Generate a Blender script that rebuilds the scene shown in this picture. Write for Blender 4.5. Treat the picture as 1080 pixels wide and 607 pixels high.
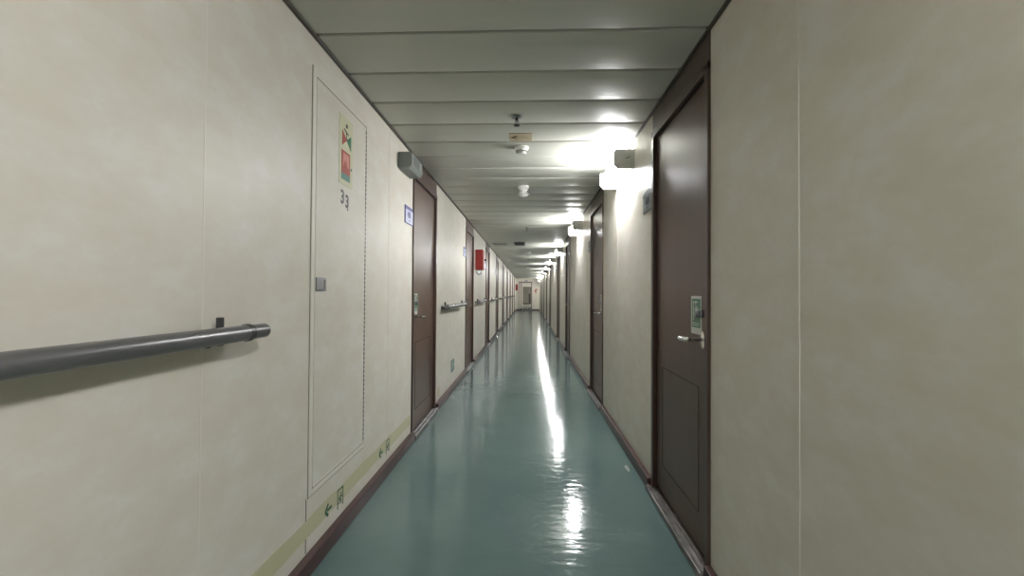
import bpy, bmesh, math, random
from math import radians as R, atan, pi, sin, cos
from mathutils import Matrix, Vector
random.seed(7)
for o in list(bpy.data.objects): bpy.data.objects.remove(o)
C = bpy.context.scene.collection
S = bpy.context.scene

# ---------------------------------------------------------------- camera, world, exposure
CAM_H = 1.09
cd = bpy.data.cameras.new('camera'); cam = bpy.data.objects.new('camera', cd); C.objects.link(cam)
cd.sensor_width = 36.0; cd.lens = 15.0; cd.clip_start = 0.02; cd.clip_end = 200
cam.matrix_world = Matrix.Translation((0, 0, CAM_H)) @ Matrix.Rotation(atan(18/450), 4, 'Z') @ Matrix.Rotation(pi/2+atan(6/450), 4, 'X') @ Matrix.Rotation(R(0.35), 4, 'Z')
S.camera = cam
W = bpy.data.worlds.new('world'); S.world = W; W.use_nodes = True
W.node_tree.nodes['Background'].inputs[0].default_value = (.5, .55, .6, 1)
W.node_tree.nodes['Background'].inputs[1].default_value = 0.02
S.view_settings.view_transform = 'Standard'; S.view_settings.look = 'None'
S.view_settings.exposure = -0.08; S.view_settings.gamma = 1.0; S.view_settings.use_curve_mapping = False
LAMP = 95.0            # radiance of the fluorescent diffusers
LAMP_COL = (.97, .975, 1.0, 1)
NEAR_LAMP = 80.0       # the tube over the camera

# ---------------------------------------------------------------- materials
def srgb(r, g, b):
    f = lambda c: (c/255/12.92) if c/255 <= .04045 else ((c/255+.055)/1.055)**2.4
    return (f(r), f(g), f(b), 1)
def mat(name, col, rough=.5, metal=0., spec=.5, coat=0., coat_r=.1):
    m = bpy.data.materials.new(name); m.use_nodes = True
    b = m.node_tree.nodes['Principled BSDF']
    b.inputs['Base Color'].default_value = col if len(col) == 4 else (*col, 1)
    b.inputs['Roughness'].default_value = rough; b.inputs['Metallic'].default_value = metal
    b.inputs['Specular IOR Level'].default_value = spec
    b.inputs['Coat Weight'].default_value = coat; b.inputs['Coat Roughness'].default_value = coat_r
    return m
def N(m, t, **kw):
    n = m.node_tree.nodes.new(t)
    for k, v in kw.items():
        if k in n.inputs: n.inputs[k].default_value = v
        else: setattr(n, k, v)
    return n
def L(m, a, ao, b, bi): m.node_tree.links.new(a.outputs[ao], b.inputs[bi])
def coords(m, scale=(1, 1, 1)):
    g = N(m, 'ShaderNodeNewGeometry'); mp = N(m, 'ShaderNodeMapping'); mp.inputs['Scale'].default_value = scale
    L(m, g, 'Position', mp, 'Vector'); return mp
def ramp(m, stops):
    r = N(m, 'ShaderNodeValToRGB'); e = r.color_ramp.elements
    e[0].position, e[0].color = stops[0]; e[1].position, e[1].color = stops[-1]
    for p, c in stops[1:-1]:
        k = e.new(p); k.color = c
    return r

# walls: cream laminate with cloudy print
def wall_mat(name, a, b, c):
    m = mat(name, a, .42, spec=.4); bs = m.node_tree.nodes['Principled BSDF']
    mp = coords(m, (1, 1, 1.7)); n = N(m, 'ShaderNodeTexNoise', Scale=6.0, Detail=10.0, Roughness=.64)
    L(m, mp, 0, n, 'Vector'); r = ramp(m, [(.38, a), (.52, b), (.64, c)]); L(m, n, 0, r, 0); L(m, r, 0, bs, 'Base Color')
    n2 = N(m, 'ShaderNodeTexNoise', Scale=120.0, Detail=2.0); L(m, mp, 0, n2, 'Vector')
    bp = N(m, 'ShaderNodeBump', Strength=.03, Distance=.002); L(m, n2, 0, bp, 'Height'); L(m, bp, 0, bs, 'Normal')
    return m
M = {}
M['wall'] = wall_mat('cream_laminate', (.665, .622, .532, 1), (.688, .652, .570, 1), (.718, .695, .632, 1))
M['bead'] = mat('cream_bead', (.735, .70, .62), .45)
M['fine_gap'] = mat('fine_gap', (.22, .195, .15), .7)
M['door_groove'] = mat('door_groove', (.045, .026, .02), .6)
M['rail_lit'] = mat('short_rail_lit_grey', (.24, .24, .24), .25, .4)  # rail grey made lighter: lamp gleam on the short rails put into the colour
M['gap'] = mat('dark_gap', (.045, .038, .03), .8)
# ceiling
m = mat('ceiling_enamel', (.53, .535, .47), .38, spec=.5); M['ceil'] = m; bs = m.node_tree.nodes['Principled BSDF']
mp = coords(m, (.5, 14, 1)); n = N(m, 'ShaderNodeTexNoise', Scale=2.0, Detail=3.0); L(m, mp, 0, n, 'Vector')
bp = N(m, 'ShaderNodeBump', Strength=.25, Distance=.004); L(m, n, 0, bp, 'Height'); L(m, bp, 0, bs, 'Normal')
bs.inputs['Anisotropic'].default_value = 0.0
M['ceil_groove'] = mat('ceiling_groove', (.06, .06, .05), .6)
M['edge_trim'] = mat('edge_trim', (.045, .038, .026), .5)
# floor: glossy teal epoxy
m = mat('teal_epoxy', (.10, .17, .16), .16, spec=.32); M['floor'] = m; bs = m.node_tree.nodes['Principled BSDF']
mp = coords(m, (1, 1, 1)); mw = coords(m, (3.6, 12, 1))
n = N(m, 'ShaderNodeTexNoise', Scale=.9, Detail=5.0, Roughness=.6); L(m, mp, 0, n, 'Vector')
r = ramp(m, [(.3, (.098, .155, .149, 1)), (.7, (.125, .188, .181, 1))]); L(m, n, 0, r, 0)
# worn pale patches at two known spots near the right baseboard
wn = N(m, 'ShaderNodeTexNoise', Scale=38.0, Detail=4.0, Roughness=.7); L(m, mp, 0, wn, 'Vector')
def spot(x, y, rx, ry):
    g = N(m, 'ShaderNodeNewGeometry'); s = N(m, 'ShaderNodeVectorMath', operation='SUBTRACT'); s.inputs[1].default_value = (x, y, 0)
    L(m, g, 'Position', s, 0); d = N(m, 'ShaderNodeVectorMath', operation='MULTIPLY'); d.inputs[1].default_value = (1/rx, 1/ry, 0)
    L(m, s, 0, d, 0); ln = N(m, 'ShaderNodeVectorMath', operation='LENGTH'); L(m, d, 0, ln, 0)
    o = N(m, 'ShaderNodeMath', operation='SUBTRACT', use_clamp=True); o.inputs[0].default_value = 1.0
    m.node_tree.links.new(ln.outputs['Value'], o.inputs[1]); return o
s1, s2 = spot(.622, 2.72, .035, .16), spot(.645, 6.9, .04, .5)
ad = N(m, 'ShaderNodeMath', operation='ADD'); L(m, s1, 0, ad, 0); L(m, s2, 0, ad, 1)
mu = N(m, 'ShaderNodeMath', operation='MULTIPLY'); L(m, ad, 0, mu, 0); L(m, wn, 0, mu, 1)
gt = N(m, 'ShaderNodeMath', operation='GREATER_THAN'); L(m, mu, 0, gt, 0); gt.inputs[1].default_value = .34
mx = N(m, 'ShaderNodeMix', data_type='RGBA'); m.node_tree.links.new(gt.outputs[0], mx.inputs['Factor'])
m.node_tree.links.new(r.outputs[0], mx.inputs[6]); mx.inputs[7].default_value = (.36, .40, .38, 1)
m.node_tree.links.new(mx.outputs[2], bs.inputs['Base Color'])
nr = N(m, 'ShaderNodeTexNoise', Scale=2.5, Detail=4.0); L(m, mp, 0, nr, 'Vector')
mr = N(m, 'ShaderNodeMapRange'); mr.inputs['To Min'].default_value = .06; mr.inputs['To Max'].default_value = .13
L(m, nr, 0, mr, 0); L(m, mr, 0, bs, 'Roughness')
nb = N(m, 'ShaderNodeTexNoise', Scale=1.5, Detail=4.0, Roughness=.55); L(m, mw, 0, nb, 'Vector')
bp = N(m, 'ShaderNodeBump', Strength=.22, Distance=.010); L(m, nb, 0, bp, 'Height'); L(m, bp, 0, bs, 'Normal')

def brown(name, a, b, rough=.33):
    m = mat(name, a, rough, spec=.5); bs = m.node_tree.nodes['Principled BSDF']
    mp = coords(m, (3, 3, .4)); n = N(m, 'ShaderNodeTexNoise', Scale=4.0, Detail=6.0); L(m, mp, 0, n, 'Vector')
    r = ramp(m, [(.3, a), (.7, b)]); L(m, n, 0, r, 0); L(m, r, 0, bs, 'Base Color'); return m
M['door'] = brown('door_brown', (.082, .047, .034, 1), (.098, .057, .042, 1))
M['frame'] = brown('frame_brown', (.066, .039, .031, 1), (.082, .050, .040, 1), .28)
M['base'] = brown('baseboard_maroon', (.050, .024, .024, 1), (.068, .034, .032, 1), .35)
m = brown('worn_sill', (.07, .06, .056, 1), (.20, .19, .18, 1), .3); M['sill'] = m
M['chrome'] = mat('chrome', (.75, .74, .72), .18, 1.0)
M['steel'] = mat('brushed_steel', (.36, .37, .39), .38, .9)
M['dark_metal'] = mat('dark_metal', (.05, .048, .045), .4, .6)
M['rail'] = mat('rail_grey_paint', (.125, .125, .125), .3, .3)
M['rail_dark'] = mat('rail_ring', (.05, .05, .05), .35, .3)
M['grey_enamel'] = mat('grey_green_enamel', (.19, .215, .20), .4)
M['lamp_body'] = mat('lamp_body', (.52, .52, .49), .45)
M['plastic'] = mat('white_plastic', (.78, .78, .74), .22)
M['black'] = mat('black_print', (.03, .03, .03), .5)
M['green'] = mat('sign_green', (.015, .17, .085), .3)
M['white'] = mat('sign_white', (.68, .70, .66), .35)
M['green_dark'] = mat('arrow_green', (.01, .10, .05), .5)
M['blue'] = mat('plate_blue', (.05, .055, .24), .35)
M['plate_white'] = mat('plate_white', (.52, .54, .72), .3)
M['plate_grey'] = mat('plate_grey', (.28, .31, .31), .3)
M['plate_dark'] = mat('plate_dark', (.07, .09, .10), .35)
M['ink'] = mat('plate_ink', (.10, .12, .25), .4)
M['cream'] = mat('luminous_cream', (.60, .60, .40), .4)
M['strip'] = mat('luminous_strip', (.55, .53, .34), .4)
M['red'] = mat('sign_red', (.34, .04, .025), .35)
M['pink'] = mat('sign_pink', (.58, .22, .17), .35)
M['teal'] = mat('sign_teal', (.05, .18, .15), .35)
M['red_box'] = mat('red_enamel', (.30, .030, .024), .4)
M['arrow_plate'] = mat('arrow_plate', (.42, .35, .23), .4)
M['arrow_red'] = mat('arrow_brown_red', (.09, .022, .01), .4)
M['vent'] = mat('vent_dark', (.08, .08, .075), .5)
M['pale_frame'] = mat('pale_frame', (.62, .57, .50), .4)
m = mat('lamp_diffuser', (.8, .8, .78), .4); b = m.node_tree.nodes['Principled BSDF']
b.inputs['Emission Color'].default_value = LAMP_COL; b.inputs['Emission Strength'].default_value = LAMP; M['glow'] = m
m = mat('dim_diffuser', (.8, .8, .78), .4); b = m.node_tree.nodes['Principled BSDF']
b.inputs['Emission Color'].default_value = LAMP_COL; b.inputs['Emission Strength'].default_value = NEAR_LAMP; M['dim'] = m

# ---------------------------------------------------------------- mesh helpers
def box(bm, x0, x1, y0, y1, z0, z1, bev=0., seg=2):
    vs = [bm.verts.new(p) for p in [(x0, y0, z0), (x1, y0, z0), (x1, y1, z0), (x0, y1, z0), (x0, y0, z1), (x1, y0, z1), (x1, y1, z1), (x0, y1, z1)]]
    fs = [bm.faces.new([vs[i] for i in f]) for f in [(3, 2, 1, 0), (4, 5, 6, 7), (0, 1, 5, 4), (1, 2, 6, 5), (2, 3, 7, 6), (3, 0, 4, 7)]]
    if bev > 0:
        es = list({e for f in fs for e in f.edges})
        bmesh.ops.bevel(bm, geom=es, offset=bev, segments=seg, affect='EDGES', profile=.5)
    return bm
def lathe(bm, prof, mtx=Matrix(), n=24):
    rings = []
    for r, z in prof:
        rings.append([bm.verts.new(mtx @ Vector((r*cos(2*pi*i/n), r*sin(2*pi*i/n), z))) for i in range(n)])
    for a, b in zip(rings, rings[1:]):
        for i in range(n):
            bm.faces.new([a[i], a[(i+1) % n], b[(i+1) % n], b[i]])
    bm.faces.new(rings[0][::-1]); bm.faces.new(rings[-1]); return bm
def cyl(bm, p0, p1, r, n=20, r2=None):
    p0, p1 = Vector(p0), Vector(p1); d = p1-p0
    mtx = Matrix.Translation(p0) @ d.to_track_quat('Z', 'Y').to_matrix().to_4x4(); h = d.length; r2 = r if r2 is None else r2
    e = min(.15*r, .3*h)
    return lathe(bm, [(r-e, 0), (r, e), (r2, h-e), (r2-e, h)], mtx, n)
def tube(bm, pts, r, n=12):
    rings = []; pts = [Vector(p) for p in pts]
    for i, p in enumerate(pts):
        t = (pts[min(i+1, len(pts)-1)]-pts[max(i-1, 0)]).normalized(); q = t.to_track_quat('Z', 'Y').to_matrix()
        rings.append([bm.verts.new(p+q @ Vector((r*cos(2*pi*k/n), r*sin(2*pi*k/n), 0))) for k in range(n)])
    for a, b in zip(rings, rings[1:]):
        for i in range(n): bm.faces.new([a[i], a[(i+1) % n], b[(i+1) % n], b[i]])
    bm.faces.new(rings[0][::-1]); bm.faces.new(rings[-1]); return bm
def poly(bm, pts, y0, y1):
    """outline in (x, z), extruded from y0 (front) to y1"""
    a = [bm.verts.new((x, y0, z)) for x, z in pts]; b = [bm.verts.new((x, y1, z)) for x, z in pts]
    bm.faces.new(a); bm.faces.new(b[::-1]); k = len(pts)
    for i in range(k): bm.faces.new([a[i], b[i], b[(i+1) % k], a[(i+1) % k]])
    return bm
def bar(bm, x0, z0, x1, z1, w, y0, y1):
    d = Vector((x1-x0, z1-z0)); d.normalize(); px, pz = -d.y*w/2, d.x*w/2
    return poly(bm, [(x0+px, z0+pz), (x0-px, z0-pz), (x1-px, z1-pz), (x1+px, z1+pz)], y0, y1)
def disc(bm, x, z, r, y0, y1, n=16):
    return poly(bm, [(x+r*cos(2*pi*i/n), z+r*sin(2*pi*i/n)) for i in range(n)], y0, y1)
def B(): return bmesh.new()
def obj(name, bm, m, parent=None, smooth=False, label=None):
    bmesh.ops.recalc_face_normals(bm, faces=bm.faces[:])
    me = bpy.data.meshes.new(name); bm.to_mesh(me); bm.free()
    me.materials.append(m if not isinstance(m, str) else M[m])
    if smooth:
        me.shade_smooth(); me.set_sharp_from_angle(angle=R(35))
    o = bpy.data.objects.new(name, me); C.objects.link(o)
    if parent: o.parent = parent
    if label: o['label'] = label
    return o
def text_mesh(bm, s, x, z, size, y, sx=1.0):
    cu = bpy.data.curves.new('t', 'FONT'); cu.body = s; cu.size = size; cu.align_x = 'CENTER'; cu.align_y = 'CENTER'; cu.extrude = .0006; cu.offset = size*.03; cu.resolution_u = 3
    t = bpy.data.objects.new('t', cu); C.objects.link(t); dg = bpy.context.evaluated_depsgraph_get()
    me = bpy.data.meshes.new_from_object(t.evaluated_get(dg))
    me.transform(Matrix.Translation((x, y, z)) @ Matrix.Rotation(pi/2, 4, 'X') @ Matrix.Diagonal((sx, 1, 1, 1)))
    bm.from_mesh(me); bpy.data.meshes.remove(me); bpy.data.objects.remove(t); bpy.data.curves.remove(cu); return bm
def tag(o, label, cat, group=None, kind=None):
    o['label'] = label
    if cat: o['category'] = cat
    if group: o['group'] = group
    if kind: o['kind'] = kind
    return o
def thing(name, loc, rz, label, cat, group=None, kind=None):
    o = bpy.data.objects.new(name, None); C.objects.link(o); o.empty_display_size = .05
    o.location = loc; o.rotation_euler = (0, 0, rz); return tag(o, label, cat, group, kind)
def struct(name, bm, m, label=None, **kw):
    o = obj(name, bm, m, **kw); o['kind'] = 'structure'
    if label: o['label'] = label
    return o
def copy_tree(o, parent=None):
    c = o.copy(); C.objects.link(c)
    if parent: c.parent = parent
    for ch in o.children: copy_tree(ch, c)
    return c
XL, XR, ZC = -.869, .696, 2.12
Y0, Y1 = -5.5, 28.5
FL, FR = pi/2, -pi/2          # things on the left / right wall face into the corridor (local -Y)
def onL(y, z): return (XL, y, z)
def onR(y, z): return (XR, y, z)
ORD = ['first', 'second', 'third', 'fourth', 'fifth', 'sixth', 'seventh', 'eighth', 'ninth', 'tenth']

# ---------------------------------------------------------------- shell
DW = .80
LD = [(3.135+2.662*k, DW) for k in range(9)]                       # left doors: start, width
RD = [(1.665, .76), (4.03, .80), (7.27, .78), (9.70, .78), (13.55, .8), (16.5, .8), (19.3, .8), (22.1, .8), (25.0, .8)]
def wall(name, x0, x1, doors, label):
    bm = B(); y = Y0
    for s, w in doors: box(bm, x0, x1, y, s, -.02, ZC+.04); y = s+w
    box(bm, x0, x1, y, Y1, -.02, ZC+.04); return struct(name, bm, 'wall', label)
wall('wall_left', XL-.09, XL, LD, 'cream laminate wall on the left with handrails')
wall('wall_right', XR, XR+.09, RD, 'cream laminate wall on the right with lamps')
bm = B(); box(bm, XL-.2, XR+.2, Y0-.1, Y0, -.02, ZC+.04); struct('wall_back', bm, 'wall')
bm = B(); box(bm, XL-.2, XR+.2, Y0-.1, 44, -.12, 0)
struct('floor', bm, 'floor', 'glossy teal painted floor running down the corridor')
# linear metal ceiling: profile with open joints, extruded across
PITCH, JY = .3035, 1.665
bm = B(); pr = []
k0 = int((Y0-JY)/PITCH)-1; k1 = int((44-JY)/PITCH)
for k in range(k0, k1+1):
    y = JY+k*PITCH; h = .007
    pr += [(y+h, ZC+.011), (y+h+.001, ZC+.005), (y+h+.004, ZC+.001), (y+h+.008, ZC), (y+PITCH-h-.009, ZC), (y+PITCH-h-.004, ZC+.001), (y+PITCH-h-.001, ZC+.004), (y+PITCH-h, ZC+.011)]
lo = [bm.verts.new((XL-.1, y, z)) for y, z in pr]; hi = [bm.verts.new((XR+.1, y, z)) for y, z in pr]
tl = [bm.verts.new((x, y, ZC+.08)) for x, y in [(XL-.1, pr[0][0]), (XR+.1, pr[0][0]), (XR+.1, pr[-1][0]), (XL-.1, pr[-1][0])]]
for i in range(len(pr)-1): bm.faces.new([lo[i], hi[i], hi[i+1], lo[i+1]])
bm.faces.new(tl); bm.faces.new([lo[0], hi[0], tl[1], tl[0]]); bm.faces.new([lo[-1], hi[-1], tl[2], tl[3]])
ce = struct('ceiling', bm, 'ceil', 'grey green metal strip ceiling with open joints', smooth=True)
ce.data.materials.append(M['ceil_groove'])
for p in ce.data.polygons:
    if abs(p.normal.z) > .9 and abs(p.center.z-(ZC+.011)) < .0005: p.material_index = 1
for i, (x0, x1) in enumerate([(XL, XL+.016), (XR-.014, XR)]):
    bm = B(); box(bm, x0, x1, Y0, Y1, ZC-.010, ZC+.012, .002); struct('trim_%d' % (i+1), bm, 'edge_trim', 'dark edge trim where the ceiling meets the wall')
def baseboard(name, xa, xb, doors, xf):
    bm = B(); y = Y0
    for s, w in doors: box(bm, xa, xb, y, s-.003, 0, .065, .004); y = s+w+.003
    box(bm, xa, xb, y, Y1, 0, .065, .004)
    struct(name, bm, 'base', 'dark maroon skirting along the wall')
baseboard('baseboard_left', XL, XL+.036, LD, 0)
baseboard('baseboard_right', XR-.03, XR, RD, 0)
# wall panel joints
n = 3
def joint(x, y, z0, z1, w, t, m, lab):
    global n
    bm = B(); box(bm, x, x+t if t > 0 else x, y-w/2, y+w/2, z0, z1) if t > 0 else box(bm, x+t, x, y-w/2, y+w/2, z0, z1)
    struct('trim_%d' % n, bm, m, lab); n += 1
joint(XL, 1.103, .067, 2.11, .005, .0008, 'bead', 'pale joint between two left wall panels')
joint(XL, 1.650, .067, .28, .004, .0008, 'gap', 'thin dark joint under the access hatch')
joint(XL, 2.602, .067, 2.11, .006, .0012, 'bead', 'pale joint between hatch and first left door')
joint(XR, 1.130, .067, 2.11, .006, -.0012, 'bead', 'pale joint strip on the near right wall')
#joint(XR, 1.123, .067, 2.11, .003, -.0008, 'gap', 'shadow line beside the right joint strip')
joint(XR, 3.38, .067, 2.11, .005, -.0012, 'bead', 'pale joint below the first lamp')

# ---------------------------------------------------------------- doors
def running_man(bm, cx, cz, h, y0, y1, s=1):
    """little running figure in (x,z); s mirrors it"""
    def b(xa, za, xb, zb, w): bar(bm, cx+s*xa*h, cz+za*h, cx+s*xb*h, cz+zb*h, w*h, y0, y1)
    disc(bm, cx+s*.10*h, cz+.38*h, .09*h, y0, y1, 12)
    b(.05, .28, -.04, -.02, .15); b(.04, .22, -.20, .14, .07); b(-.20, .14, -.26, -.02, .06); b(.04, .22, .24, .08, .07); b(.24, .08, .34, .16, .06)
    b(-.04, -.02, .16, -.16, .09); b(.16, -.16, .10, -.40, .08); b(-.04, -.02, -.14, -.24, .09); b(-.14, -.24, -.36, -.26, .08)
def door_parts(t, w, hs, near):
    """hs=+1: lock side at local +x.  wall face y=0, room at -y"""
    a = w/2; fw = .036; lt = 1.962; yf = -.012
    bm = B()
    box(bm, -a, -a+fw, yf, .085, .0, lt+.03, .003); box(bm, a-fw, a, yf, .085, .0, lt+.03, .003)
    box(bm, -a, a, yf, .085, lt, lt+.036, .003)
    obj('frame', bm, 'frame', t)
    bm = B(); box(bm, -a, a, -.004, .085, lt+.036, ZC-.001, .002); obj('header_panel', bm, 'frame', t)
    bm = B(); la = a-fw-.004
    box(bm, -la, la, .010, .055, .045, lt-.005, .003)
    lf = obj('leaf', bm, 'door', t)
    bm = B(); box(bm, -a+fw*.8, a-fw*.8, .062, .085, .03, lt+.004); obj('door_stop', bm, 'gap', t)
    # sill with two ridges
    bm = B(); box(bm, -a, a, -.042, .085, 0, .030, .006)
    cyl(bm, (-a+.004, -.030, .030), (a-.004, -.030, .030), .007, 10); cyl(bm, (-a+.004, .0, .030), (a-.004, .0, .030), .008, 10)
    obj('sill', bm, 'sill', t, True)
    # escape kick-out panel in the lower half
    x0, x1, z0, z1 = -la+.10, la-.10, .19, .71
    bm = B(); g = .004; yy, yb = .0085, .0105
    for r_ in [(x0, x1, z0, z0+g), (x0, x1, z1-g, z1), (x0, x0+g, z0, z1), (x1-g, x1, z0, z1)]: box(bm, r_[0], r_[1], yy, yb, r_[2], r_[3])
    obj('kick_out_panel', bm, 'door_groove', lf)
    # lever handle
    hx = hs*(la-.050); hz = .905
    bm = B(); lathe(bm, [(.010, 0), (.021, .001), (.023, .005), (.015, .009)], Matrix.Translation((hx, .010, hz)) @ Matrix.Rotation(pi/2, 4, 'X') @ Matrix.Diagonal((.75, 1.7, 1, 1)))
    ha = obj('handle', bm, 'chrome', t, True)
    bm = B(); cyl(bm, (hx, .004, hz+.004), (hx, -.046, hz+.004), .0075, 16); obj('spindle', bm, 'chrome', ha, True)
    bm = B(); tube(bm, [(hx+hs*.012, -.050, hz+.004), (hx, -.052, hz+.004), (hx-hs*.03, -.054, hz+.003), (hx-hs*.075, -.052, hz+.001), (hx-hs*.115, -.046, hz)], .0095, 14); obj('lever', bm, 'chrome', ha, True)
    if near:
        bm = B(); cyl(bm, (hx, .010, 1.015), (hx, -.006, 1.015), .017, 20); box(bm, hx-.006, hx+.006, -.026, -.004, 1.0, 1.030, .002)
        obj('thumb_turn', bm, 'steel', t, True)
    # green sticker with white rim beside the lock
    sx = hx-hs*.062; sw, z0, z1 = .068, .925, 1.085
    bm = B(); box(bm, sx-sw, sx+sw*.62, .0085, .0102, z0, z1); st = obj('sticker', bm, 'white', t, label='green escape sticker with a white rim')
    bm = B(); box(bm, sx-sw+.012, sx+sw*.62-.012, .0072, .0090, z0+.028, z1-.012); obj('green_field', bm, 'green', st)
    bm = B(); cx = sx-.012; q0, q1 = .0062, .0076
    box(bm, cx-.030, cx-.024, q0, q1, z0+.056, z1-.022); box(bm, cx-.024, cx+.020, q0, q1, z1-.028, z1-.022)
    running_man(bm, cx+.006, .5*(z0+z1)+.020, .070, q0, q1, -1)
    for zz in (z0+.044, z0+.035): box(bm, sx-sw+.02, sx+sw*.62-.02, q0, q1, zz, zz+.004)
    obj('pictogram', bm, 'white', st)
for i, (s, w) in enumerate(LD):
    t = thing('door_%d' % (i+1), onL(s+w/2, 0), FL, 'brown cabin door, %s from the camera on the left wall' % ORD[i], None, None, 'structure')
    door_parts(t, w, -1, i < 3)
for i, (s, w) in enumerate(RD):
    t = thing('door_%d' % (i+10), onR(s+w/2, 0), FR, 'brown cabin door, %s from the camera on the right wall' % ORD[i], None, None, 'structure')
    door_parts(t, w, 1, i < 3)

# ---------------------------------------------------------------- lamps
def make_lamp():
    t = thing('ceiling_lamp', (0, 0, 0), FR, '', 'lamp', 'fluorescent lamps along the right wall')
    l, d, h = .30, .135, .128                      # half length, depth, height ; local z=0 is the underside
    bm = B(); box(bm, -l+.03, l-.03, -.006, 0, .004, h-.006, .002); obj('back_plate', bm, 'lamp_body', t)
    for s in (-1, 1):
        x = s*(l-.03); bm = B(); pts = [(-0, 0), (-0, h), (-d+.012, h), (-d, h-.012), (-d, .028), (-d+.028, 0)]
        xa, xb = min(x, s*l), max(x, s*l)
        va = [bm.verts.new((xa, y, z)) for y, z in pts]; vb = [bm.verts.new((xb, y, z)) for y, z in pts]
        bm.faces.new(va); bm.faces.new(vb)
        for k in range(6): bm.faces.new([va[k], va[(k+1) % 6], vb[(k+1) % 6], vb[k]])
        obj('end_cap', bm, 'lamp_body', t)
        bm = B(); bar(bm, 0, 0, .03, .012, .004, 0, .002)
        bmesh.ops.transform(bm, matrix=Matrix.Translation((s*l+(.0015 if s > 0 else -.0015), -d*.45, h*.5)) @ Matrix.Rotation(pi/2, 4, 'Z'), verts=bm.verts[:])
        obj('screw_slot', bm, 'dark_metal', t)
    bm = B(); k = 8; e = .018; prof = [(-.0065, h-e), (-d+e+.02, h-e)]
    prof += [(-d+e+.02-.02*sin(a), h-e-.02*(1-cos(a))) for a in [pi/2*j/k for j in range(1, k+1)]]
    prof += [(-d+e+.04*(1-cos(a)), e+.04*(1-sin(a))) for a in [pi/2*j/k for j in range(0, k+1)]] + [(-.0065, e)]
    xa, xb = -l+.0305, l-.0305
    va = [bm.verts.new((xa, y, z)) for y, z in prof]; vb = [bm.verts.new((xb, y, z)) for y, z in prof]
    bm.faces.new(va); bm.faces.new(vb)
    for j in range(len(prof)): q = (j+1) % len(prof); bm.faces.new([va[j], va[q], vb[q], vb[j]])
    obj('diffuser', bm, 'glow', t, True)
    for x in (-.2, .2):
        bm = B(); box(bm, x-.02, x+.02, -.03, 0, h-.006, ZC-1.928-.011, .002); obj('bracket', bm, 'lamp_body', t)
    return t
LY = [-.35, 2.85, 5.60, 8.72, 11.45, 14.3, 17.3, 20.2, 23.1, 27.0, -3.2]
proto = make_lamp(); lamps = []
for i, y in enumerate(LY):
    o = proto if i == 1 else copy_tree(proto)
    lamps.append(o); o.location = onR(y+.30, 1.928)
    if i in (0, 10):
        for ch in o.children:
            if ch.name.startswith('diffuser'):
                ch.data = ch.data.copy(); ch.data.materials[0] = M['dim']
    o['label'] = ('lit fluorescent lamp on the right wall just above the camera' if i == 0 else 'lit fluorescent lamp on the right wall behind the camera' if i == 10 else
                  'lit fluorescent lamp high on the right wall, %s from the camera' % ORD[i-1])

# ---------------------------------------------------------------- access hatch on the left wall
t = thing('access_hatch', onL(1.945, .28), FL, 'flush cream access hatch numbered 33 in the near left wall', 'access hatch')
w, h = .285, 1.70
bm = B(); box(bm, -w, -w+.026, -.005, 0, 0, h+.02, .0015); box(bm, w-.010, w, -.004, 0, .0, h, .001)
box(bm, -w+.026, w, -.005, 0, 0, .020, .002); box(bm, -w+.026, w, -.0028, 0, h-.012, h, .001)
obj('frame', bm, 'bead', t)
bm = B(); box(bm, -w-.002, -w+.0005, -.0016, 0, 0, h+.02); box(bm, -w+.026, -w+.031, -.0014, 0, .02, h-.012)
box(bm, -w+.026, w-.01, -.0012, 0, h-.017, h-.012); box(bm, -w+.026, w-.01, -.0014, 0, .020, .026); box(bm, -w, w, -.0012, 0, -.005, 0)
obj('joint', bm, 'fine_gap', t)
bm = B(); box(bm, -w+.031, w-.020, -.0042, 0, .034, h-.018, .0015); lf = obj('leaf', bm, 'wall', t)
bm = B(); box(bm, -w+.031, w-.02, -.006, 0, .026, .034, .001); obj('lower_rim', bm, 'bead', t)
bm = B()
for k in range(70):
    z = .04+k*(h-.07)/70; box(bm, w-.0195, w-.0115, -.0055, 0, z, z+(h-.07)/70*.72)
obj('hinge', bm, 'rail', t)
bm = B(); box(bm, -w+.036, -w+.118, -.010, -.0042, .818, .872, .002); la = obj('latch', bm, 'steel', t)
bm = B(); box(bm, -w+.092, -w+.104, -.0125, -.0098, .826, .864, .001); obj('latch_pull', bm, 'chrome', la)
# luminous sticker
x0, x1, z0, z1 = -.051, .094, 1.312, 1.630
bm = B(); box(bm, x0, x1, -.0056, -.0040, z0, z1); st = obj('sticker', bm, 'cream', t, label='pale yellow luminous sticker with valve and hose symbols')
f0, f1 = -.0066, -.0054
cz = 1.527; cx = .5*(x0+x1)+.004
bm = B(); poly(bm, [(cx-.048, cz+.036), (cx-.048, cz-.036), (cx+.002, cz)], f0, f1); obj('red_triangle', bm, 'red', st)
bm = B(); poly(bm, [(cx-.002, cz), (cx+.048, cz+.034), (cx+.048, cz-.038)], f0, f1); obj('green_triangle', bm, 'green', st)
bm = B(); bar(bm, cx-.03, cz+.045, cx+.02, cz+.03, .007, f0, f1); disc(bm, cx, cz+.066, .010, f0, f1); bar(bm, cx, cz, cx-.005, cz+.038, .005, f0, f1); obj('black_mark', bm, 'black', st)
bm = B(); box(bm, x0+.022, x1-.030, f0, f1, 1.365, 1.470); rs = obj('red_square', bm, 'red', st)
bm = B(); box(bm, x0+.036, x1-.044, f0-.001, f1-.0005, 1.392, 1.458); obj('picture', bm, 'pink', rs)
bm = B(); poly(bm, [(x0+.040, 1.392), (x0+.052, 1.425), (x0+.058, 1.400), (x0+.068, 1.43), (x0+.078, 1.405), (x1-.046, 1.392)], f0-.0018, f1-.001); obj('flames', bm, 'red', rs)
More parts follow.
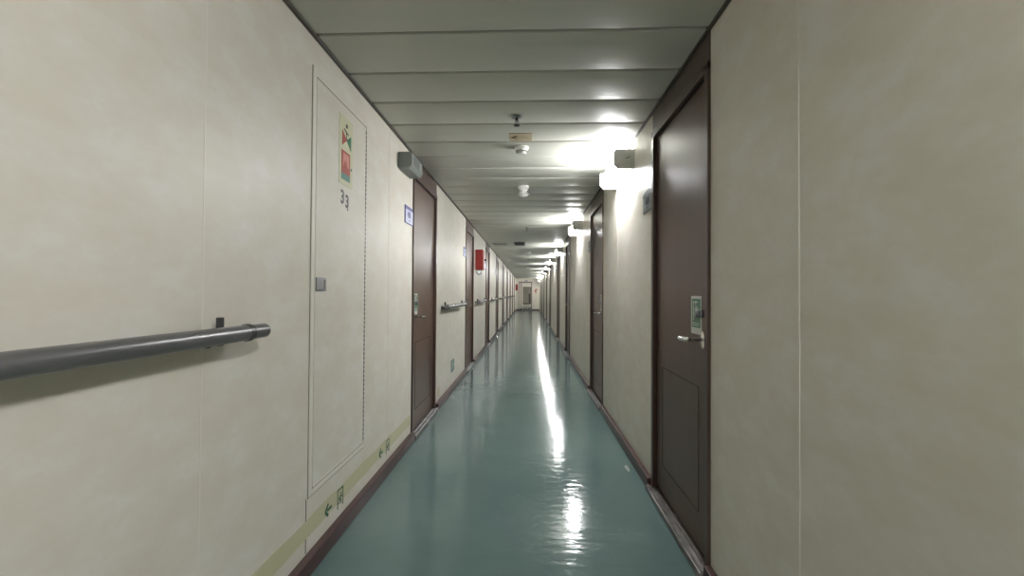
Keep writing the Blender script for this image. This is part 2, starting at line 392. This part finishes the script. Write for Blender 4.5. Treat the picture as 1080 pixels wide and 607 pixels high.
bm = B(); box(bm, x0+.022, x1-.030, f0, f1, 1.335, 1.365); obj('teal_band', bm, 'teal', st)
bm = B(); disc(bm, x1-.016, 1.402, .006, f0, f1); obj('dot', bm, 'black', st)
bm = B(); text_mesh(bm, '3', -.010, 1.250, .088, -.0045, .95); text_mesh(bm, '3', .040, 1.238, .082, -.0045, .95); bar(bm, .040, 1.218, .050, 1.200, .008, -.0052, -.0042)
obj('number', bm, 'black', t, label='black stencilled number 33')

# ---------------------------------------------------------------- handrails
def handrail(ya, yb, z, first, label):
    t = thing('handrail', onL((ya+yb)/2, z), FL, label, 'handrail', 'grey handrails on the left wall')
    h = (yb-ya)/2; y = -.070; r = .0225
    bm = B()
    e1 = h-(.085 if first else .03)
    cyl(bm, (-e1, y, 0), (e1, y, 0), r, 28); rl = obj('rail', bm, 'rail' if first else 'rail_lit', t, True)
    for s in (-1, 1):
        bm = B(); cyl(bm, (s*e1-s*.006, y, 0), (s*(e1+.016), y, 0), r+.0025, 28); obj('ring', bm, 'rail_dark', t, True)
        bm = B(); cyl(bm, (s*(e1+.014), y, 0), (s*h, y, 0), r-.0015, 28); obj('end_piece', bm, 'rail' if first else 'steel', t, True)
    xs = [h-.14, -h+.14] if first else [h-.10, -h+.10]
    for x in xs:
        bm = B(); cyl(bm, (x, -.035, -.030), (x, -.035, .046), .0095, 16); cyl(bm, (x, 0, -.012), (x, -.060, -.012), .009, 14)
        br = obj('bracket', bm, 'rail_dark', t, True)
        bm = B(); cyl(bm, (x, 0, -.012), (x, -.006, -.012), .026, 20); obj('wall_flange', bm, 'rail_dark', br, True)
handrail(-1.2, 1.262, .975, True, 'long dark grey handrail on the near left wall before the hatch')
for i in range(8):
    ya, yb = LD[i][0]+LD[i][1]+.19, LD[i+1][0]-.42
    handrail(ya, yb, .957, False, 'short grey handrail on the left wall between the %s and %s doors' % (ORD[i], ORD[i+1]))

# ---------------------------------------------------------------- grey box above the first left door
t = thing('loudspeaker', onL(2.91, 1.918), FL, 'small grey metal loudspeaker box high on the left wall before the first door', 'loudspeaker')
bm = B(); a = .138
pts = [(-.0, .0), (-.0, .105), (-.085, .105), (-.092, .098), (-.092, .02), (-.075, 0)]
va = [bm.verts.new((-a, y, z)) for y, z in pts]; vb = [bm.verts.new((a, y, z)) for y, z in pts]
bm.faces.new(va); bm.faces.new(vb)
for k in range(6): bm.faces.new([va[k], va[(k+1) % 6], vb[(k+1) % 6], vb[k]])
bmesh.ops.bevel(bm, geom=bm.edges[:], offset=.003, segments=2, affect='EDGES')
obj('cabinet', bm, 'grey_enamel', t)
bm = B()
for k in range(6): box(bm, -.09, .05, -.0935, -.0915, .026+k*.011, .031+k*.011)
obj('grille', bm, 'vent', t)
bm = B(); cyl(bm, (a, -.05, .070), (a+.028, -.05, .070), .012, 14); tube(bm, [(a+.02, -.05, .07), (a+.05, -.045, .075), (a+.062, -.02, .10), (a+.062, -.012, .185)], .005, 8); obj('cable_gland', bm, 'dark_metal', t, True)

# ---------------------------------------------------------------- room number plates
def plate(pos, rz, arched, num, label, grp):
    t = thing('room_plate', pos, rz, label, 'room sign', grp)
    w, h = .098, .125
    bm = B()
    if arched:
        top = [(-w+2*w*i/10, h-.012+.018*sin(pi*i/10)) for i in range(11)]
        poly(bm, [(-w, 0)]+top+[(w, 0)], -.006, 0); b = obj('board', bm, 'plate_grey', t)
        bm = B(); up = [(x*.97, z-.003) for x, z in top]; poly(bm, [(-w*.97, h-.034)]+up+[(w*.97, h-.034)], -.0074, -.006); obj('header_band', bm, 'plate_dark', t)
        bm = B(); box(bm, -w+.004, w-.004, -.0074, -.006, .004, .008); obj('lower_line', bm, 'plate_dark', t)
    else:
        box(bm, -w, w, -.006, 0, 0, h, .001); b = obj('board', bm, 'blue', t)
        bm = B(); box(bm, -w+.008, w-.006, -.0074, -.006, .006, h-.026); obj('white_field', bm, 'plate_white', t)
    bm = B(); f = -.0082
    if num: text_mesh(bm, num, -.004, .063, .062, f, .9); text_mesh(bm, '---', 0, .026, .03, f, 1.4)
    else:
        for k in range(3): box(bm, -.04+k*.03, -.022+k*.03, f, f+.0012, .045, .085)
        box(bm, -.035, .035, f, f+.0012, .022, .03)
    obj('number', bm, 'ink' if not arched else 'plate_dark', t)
for i, (s, w) in enumerate(LD[:8]):
    plate(onL(s-.108, 1.583), FL, False, '401' if i == 0 else None, 'blue rimmed white room plate before the %s door on the left wall' % ORD[i], 'blue room plates on the left wall')
for i, (s, w) in enumerate(RD[:8]):
    plate(onR(s+w+.098, 1.575), FR, True, '400' if i == 0 else None, 'grey arched room plate past the %s door on the right wall' % ORD[i], 'grey arched room plates on the right wall')

# ---------------------------------------------------------------- low luminous strip and markings
def vstrip(ya, yb):
    t = thing('guide_strip', onL((ya+yb)/2, .124), FL, '', 'guide strip'); bm = B(); hw = (yb-ya)/2; k = 30
    pts = [(-hw+2*hw*i/k, .002*sin(i*1.7)) for i in range(k+1)]+[(hw-2*hw*i/k, .072+.003*sin(i*1.1)) for i in range(k+1)]
    poly(bm, pts, -.0012, 0); obj('strip', bm, 'strip', t); return t
t = vstrip(1.02, 3.11); t['label'] = 'yellow luminous guide strip low on the near left wall under the hatch'
def arrow(t, x, z, s):
    bm = B(); f0, f1 = -.0022, -.0010
    bar(bm, x+s*.030, z, x-s*.012, z, .012, f0, f1); bar(bm, x-s*.030, z, x-s*.002, z+.026, .012, f0, f1); bar(bm, x-s*.030, z, x-s*.002, z-.026, .012, f0, f1)
    obj('arrow', bm, 'green_dark', t, label='green arrow pointing towards the camera')
def exit_man(t, x, z, h):
    bm = B(); f0, f1 = -.0022, -.0010; w = .030
    box(bm, x-w, x-w+.006, f0, f1, z-h/2, z+h/2); box(bm, x+w-.006, x+w, f0, f1, z-h/2, z+h/2); box(bm, x-w, x+w, f0, f1, z+h/2-.006, z+h/2)
    running_man(bm, x, z-.006, h*.72, f0, f1); obj('exit_pictogram', bm, 'green_dark', t)
cxs = (1.02+3.11)/2
arrow(t, 1.838-cxs, .023, 1); exit_man(t, 1.955-cxs, .020, .085)
arrow(t, 2.497-cxs, .023, 1); exit_man(t, 2.615-cxs, .022, .082)
t = thing('exit_sign', onL(4.86, .20), FL, 'small dark green exit marker low on the left wall past the first door', 'exit sign')
bm = B(); box(bm, -.095, .095, -.003, 0, 0, .135, .001); obj('board', bm, 'teal', t)
bm = B(); box(bm, -.07, -.062, -.0044, -.003, .02, .115); box(bm, -.062, .01, -.0044, -.003, .108, .115); running_man(bm, -.01, .06, .085, -.0044, -.003); bar(bm, .05, .07, .08, .07, .02, -.0044, -.003)
obj('pictogram', bm, 'white', t)
t = thing('floor_marker', onL(4.10, .10), FL, 'small yellow luminous marker just above the skirting past the first left door', 'marker')
bm = B(); box(bm, -.04, .04, -.0015, 0, 0, .08); obj('tape', bm, 'strip', t)

# ---------------------------------------------------------------- red alarm box with pipe
t = thing('alarm_box', onL(6.98, 1.475), FL, 'red metal alarm box on the left wall just past the second door', 'alarm box')
bm = B(); box(bm, -.13, .13, -.125, 0, 0, .325, .006); obj('cabinet', bm, 'red_box', t)
bm = B(); box(bm, -.11, .11, -.131, -.124, .02, .305, .003); dr = obj('door', bm, 'red_box', t)
bm = B(); cyl(bm, (.08, -.131, .17), (.08, -.158, .17), .018, 16); obj('knob', bm, 'dark_metal', dr, True)
bm = B(); box(bm, .02, .10, -.1325, -.131, .03, .11); obj('white_note', bm, 'white', dr)
bm = B(); pts = [(-.09, -.020, .002)]+[(-.09, -.020-.036*(1-cos(a)), -.04-.036*sin(a)) for a in [pi*j/10 for j in range(11)]]+[(-.09, -.092, .002)]
tube(bm, pts, .010, 12); obj('pipe_loop', bm, 'steel', t, True)

# ---------------------------------------------------------------- ceiling fittings
def sprinkler(x, y, lab):
    t = thing('sprinkler', (x, y, ZC), 0, lab, 'sprinkler', 'sprinkler heads on the ceiling')
    bm = B(); lathe(bm, [(.010, -.0), (.030, -.001), (.032, -.004), (.020, -.009), (.010, -.010)]); obj('escutcheon', bm, 'steel', t, True)
    bm = B(); cyl(bm, (0, 0, -.009), (0, 0, -.024), .008, 12)
    for s in (-1, 1): tube(bm, [(s*.006, 0, -.022), (s*.012, 0, -.032), (s*.010, 0, -.043), (s*.002, 0, -.050)], .002, 8)
    cyl(bm, (0, 0, -.024), (0, 0, -.048), .0025, 8); obj('body', bm, 'dark_metal', t, True)
    bm = B(); lathe(bm, [(.006, -.050), (.018, -.0505), (.018, -.053), (.006, -.054)], Matrix(), 16); obj('deflector', bm, 'dark_metal', t, True)
sprinkler(-.077, 2.47, 'dark pendant sprinkler on the ceiling before the arrow plate')
sprinkler(-.042, 6.60, 'dark pendant sprinkler on the ceiling before the vent grilles')
sprinkler(-.030, 12.2, 'small pendant sprinkler on the ceiling between the two far smoke detectors')
t = thing('smoke_detector', (-.060, 2.99, ZC), 0, 'low white smoke detector with dark slots just past the arrow plate', 'smoke detector')
bm = B(); lathe(bm, [(.040, 0), (.052, -.001), (.052, -.010), (.042, -.020), (.038, -.022)]); obj('base', bm, 'plastic', t, True)
bm = B(); lathe(bm, [(.030, -.022), (.034, -.024), (.036, -.040), (.030, -.046), (.012, -.048)]); obj('chamber', bm, 'plastic', t, True)
bm = B()
for k in range(14):
    a = 2*pi*k/14; q = B(); box(q, .0335, .0372, -.004, .004, -.037, -.027); bmesh.ops.transform(q, matrix=Matrix.Rotation(a, 4, 'Z'), verts=q.verts[:])
    me = bpy.data.meshes.new('q'); q.to_mesh(me); q.free(); bm.from_mesh(me); bpy.data.meshes.remove(me)
obj('slots', bm, 'black', t)
def detector(x, y, lab):
    t = thing('smoke_detector', (x, y, ZC), 0, lab, 'smoke detector', 'conical white smoke detectors on the ceiling')
    bm = B(); lathe(bm, [(.046, 0), (.056, -.001), (.057, -.012), (.050, -.024), (.036, -.040)], n=32); obj('base', bm, 'plastic', t, True)
    bm = B(); lathe(bm, [(.036, -.040), (.033, -.052), (.036, -.068), (.046, -.080), (.044, -.096), (.026, -.108), (.008, -.110)], n=32); obj('chamber', bm, 'plastic', t, True)
    bm = B(); lathe(bm, [(.052, -.076), (.064, -.078), (.064, -.086), (.046, -.088)], n=32); obj('guard_ring', bm, 'lamp_body', t, True)
detector(-.062, 4.08, 'glossy white conical smoke detector nearest the camera, beyond the first lamp')
detector(-.020, 10.4, 'white conical smoke detector hanging just past the ceiling vents')
detector(-.010, 16.6, 'tiny white conical smoke detector furthest down the ceiling')
t = thing('arrow_plate', (-.060, 2.795, ZC), 0, 'tan plate with a dark red arrow on the ceiling between sprinkler and detector', 'arrow sign')
bm = B(); box(bm, -.074, .074, -.070, .070, -.003, 0, .001); obj('board', bm, 'arrow_plate', t)
bm = B(); bar(bm, -.044, 0, .052, 0, .014, 0, .0012); bar(bm, -.056, 0, -.020, .034, .013, 0, .0012); bar(bm, -.056, 0, -.020, -.034, .013, 0, .0012)
bmesh.ops.transform(bm, matrix=Matrix.Translation((0, 0, -.003)) @ Matrix.Rotation(pi/2, 4, 'X'), verts=bm.verts[:])
obj('arrow', bm, 'arrow_red', t)
def vent(x0, x1, y0, y1, m, lab):
    cx, cy = (x0+x1)/2, (y0+y1)/2
    t = thing('ceiling_vent', (cx, cy, ZC), 0, lab, 'vent')
    a, b = (x1-x0)/2, (y1-y0)/2; bm = B()
    for r_ in [(-a, a, -b, -b+.02), (-a, a, b-.02, b), (-a, -a+.02, -b, b), (a-.02, a, -b, b)]: box(bm, *r_, -.008, 0, .001)
    obj('frame', bm, 'vent' if m == 'vent' else 'lamp_body', t)
    bm = B(); box(bm, -a+.02, a-.02, -b+.02, b-.02, -.003, 0); obj('backing', bm, m, t)
    bm = B(); k = int((2*b-.04)/.03)
    for j in range(k):
        y = -b+.025+j*.03; box(bm, -a+.02, a-.02, y, y+.006, -.009, -.002)
    obj('louvres', bm, m, t)
vent(-.31, -.085, 8.50, 9.05, 'vent', 'dark rectangular ceiling vent grille beyond the alarm box')
vent(-.76, -.44, 8.62, 9.0, 'lamp_body', 'pale ceiling vent grille left of the dark vent')
# small chrome door stop at the left skirting
t = thing('door_holder', (XL+.06, 10.75, 0), 0, 'small shiny door holder on the floor by the left skirting before the fourth door', 'door holder')
bm = B(); lathe(bm, [(.028, 0), (.030, .004), (.020, .012), (.014, .05), (.018, .056), (.010, .062)], Matrix(), 18); obj('post', bm, 'chrome', t, True)

# ---------------------------------------------------------------- end wall and what lies beyond
bx0, bx1, bz0, bz1 = -.69, .195, .055, 1.87
bm = B(); box(bm, XL-.1, bx0, Y1, Y1+.1, -.02, ZC+.04); box(bm, bx1, XR+.1, Y1, Y1+.1, -.02, ZC+.04); box(bm, bx0, bx1, Y1, Y1+.1, bz1, ZC+.04); box(bm, bx0, bx1, Y1, Y1+.1, -.02, .05)
struct('wall_end', bm, 'wall', 'pale end wall with an open doorway')
bm = B(); box(bm, XL, bx0, Y1-.03, Y1, 0, .065); box(bm, bx1, XR, Y1-.03, Y1, 0, .065); struct('baseboard_end', bm, 'base')
t = thing('door_19', (0, Y1, 0), 0, 'open doorway with pale frame at the far end of the corridor', None, None, 'structure')
bm = B(); box(bm, bx0, bx0+.03, -.03, .1, 0, bz1); box(bm, bx1-.05, bx1, -.03, .1, 0, bz1); box(bm, bx0, bx1, -.03, .1, bz1-.05, bz1+.01); obj('frame', bm, 'frame', t)
bm = B(); box(bm, bx0+.03, bx0+.15, -.02, .08, .1, bz1-.05, .004); obj('side_panel', bm, 'pale_frame', t)
bm = B(); box(bm, bx0, bx1, -.05, .1, 0, .11, .006); obj('sill', bm, 'sill', t)
bm = B(); box(bm, bx0+.15, bx0+.19, -.02, .08, .1, bz1-.05, .003); obj('inner_jamb', bm, 'frame', t)
t = thing('exit_light', (-.2, Y1, 1.90), 0, 'small box above the open doorway at the corridor end', 'light box')
bm = B(); box(bm, -.11, .11, -.06, 0, 0, .10, .005); obj('housing', bm, 'lamp_body', t)
bm = B(); box(bm, -.095, .095, -.064, -.059, .015, .085); obj('front', bm, 'plate_grey', t)
t = thing('fire_sign', (.44, Y1, 1.10), 0, 'small red and brown sign on the end wall right of the doorway', 'sign')
bm = B(); poly(bm, [(-.08, .16), (-.02, .30), (.09, .34), (.09, .20), (.03, .14), (.05, .02), (-.01, 0), (-.02, .12)], -.01, 0); obj('board', bm, 'red', t)
bm = B(); disc(bm, .03, .24, .035, -.014, -.009); obj('emblem', bm, 'arrow_plate', t)
t = thing('hose_reel_box', onL(27.4, 1.30), FL, 'dark red box on the left wall at the far corridor end', 'alarm box')
bm = B(); box(bm, -.14, .14, -.14, 0, 0, .40, .006); obj('cabinet', bm, 'red_box', t)
bm = B(); box(bm, -.11, .11, -.147, -.139, .03, .37, .003); obj('door', bm, 'red_box', t)
# second stretch of corridor
bm = B(); box(bm, XL-.1, XL, Y1+.1, 44, -.02, ZC+.04); struct('wall_left_beyond', bm, 'wall')
bm = B(); box(bm, XR, XR+.1, Y1+.1, 44, -.02, ZC+.04); struct('wall_right_beyond', bm, 'wall')
bm = B(); q0, q1, r0, r1 = -.50, .13, .20, 1.65
box(bm, XL, q0, 38, 38.1, -.02, ZC); box(bm, q1, XR, 38, 38.1, -.02, ZC); box(bm, q0, q1, 38, 38.1, r1, ZC); box(bm, q0, q1, 38, 38.1, -.02, r0); struct('wall_beyond', bm, 'wall')
t = thing('door_20', (0, 38, 0), 0, 'dark framed doorway seen through the open end door', None, None, 'structure')
bm = B(); box(bm, q0-.04, q0+.02, -.03, .05, r0, r1+.03); box(bm, q1-.02, q1+.04, -.03, .05, r0, r1+.03); box(bm, q0-.04, q1+.04, -.03, .05, r1, r1+.05); box(bm, q0-.04, q1+.04, -.05, .05, r0-.04, r0+.06); obj('frame', bm, 'frame', t)
bm = B(); box(bm, XL-.1, XR+.1, 44, 44.1, -.02, ZC+.04); struct('wall_far', bm, 'wall')
t = thing('cabinet', (.14, 42.0, 0), 0, 'dark cabinet standing beyond the second doorway', 'cabinet')
bm = B(); box(bm, -.17, .17, 0, .45, .05, 1.12, .01); obj('body', bm, 'dark_metal', t)
bm = B(); box(bm, -.15, .15, .02, .43, 0, .05); obj('plinth', bm, 'vent', t)
bm = B(); box(bm, -.155, -.005, -.012, 0, .09, 1.08, .002); box(bm, .005, .155, -.012, 0, .09, 1.08, .002); obj('doors', bm, 'dark_metal', t)
for y, lb in ((29.3, 'added brightening lamp just beyond the open end doorway, nearest to it'), (31.4, 'added brightening lamp a little beyond the end doorway, second past it'), (34.0, 'added brightening lamp halfway down the passage beyond the end doorway'),
              (36.6, 'added brightening lamp just before the second doorway'), (38.6, 'added brightening lamp just beyond the second doorway'), (41.0, 'added brightening lamp above the dark cabinet beyond the second doorway')):
    o = copy_tree(proto); o.location = onR(y, 1.928); o['label'] = lb  # unseen lamps added to brighten the passage past the end doorway
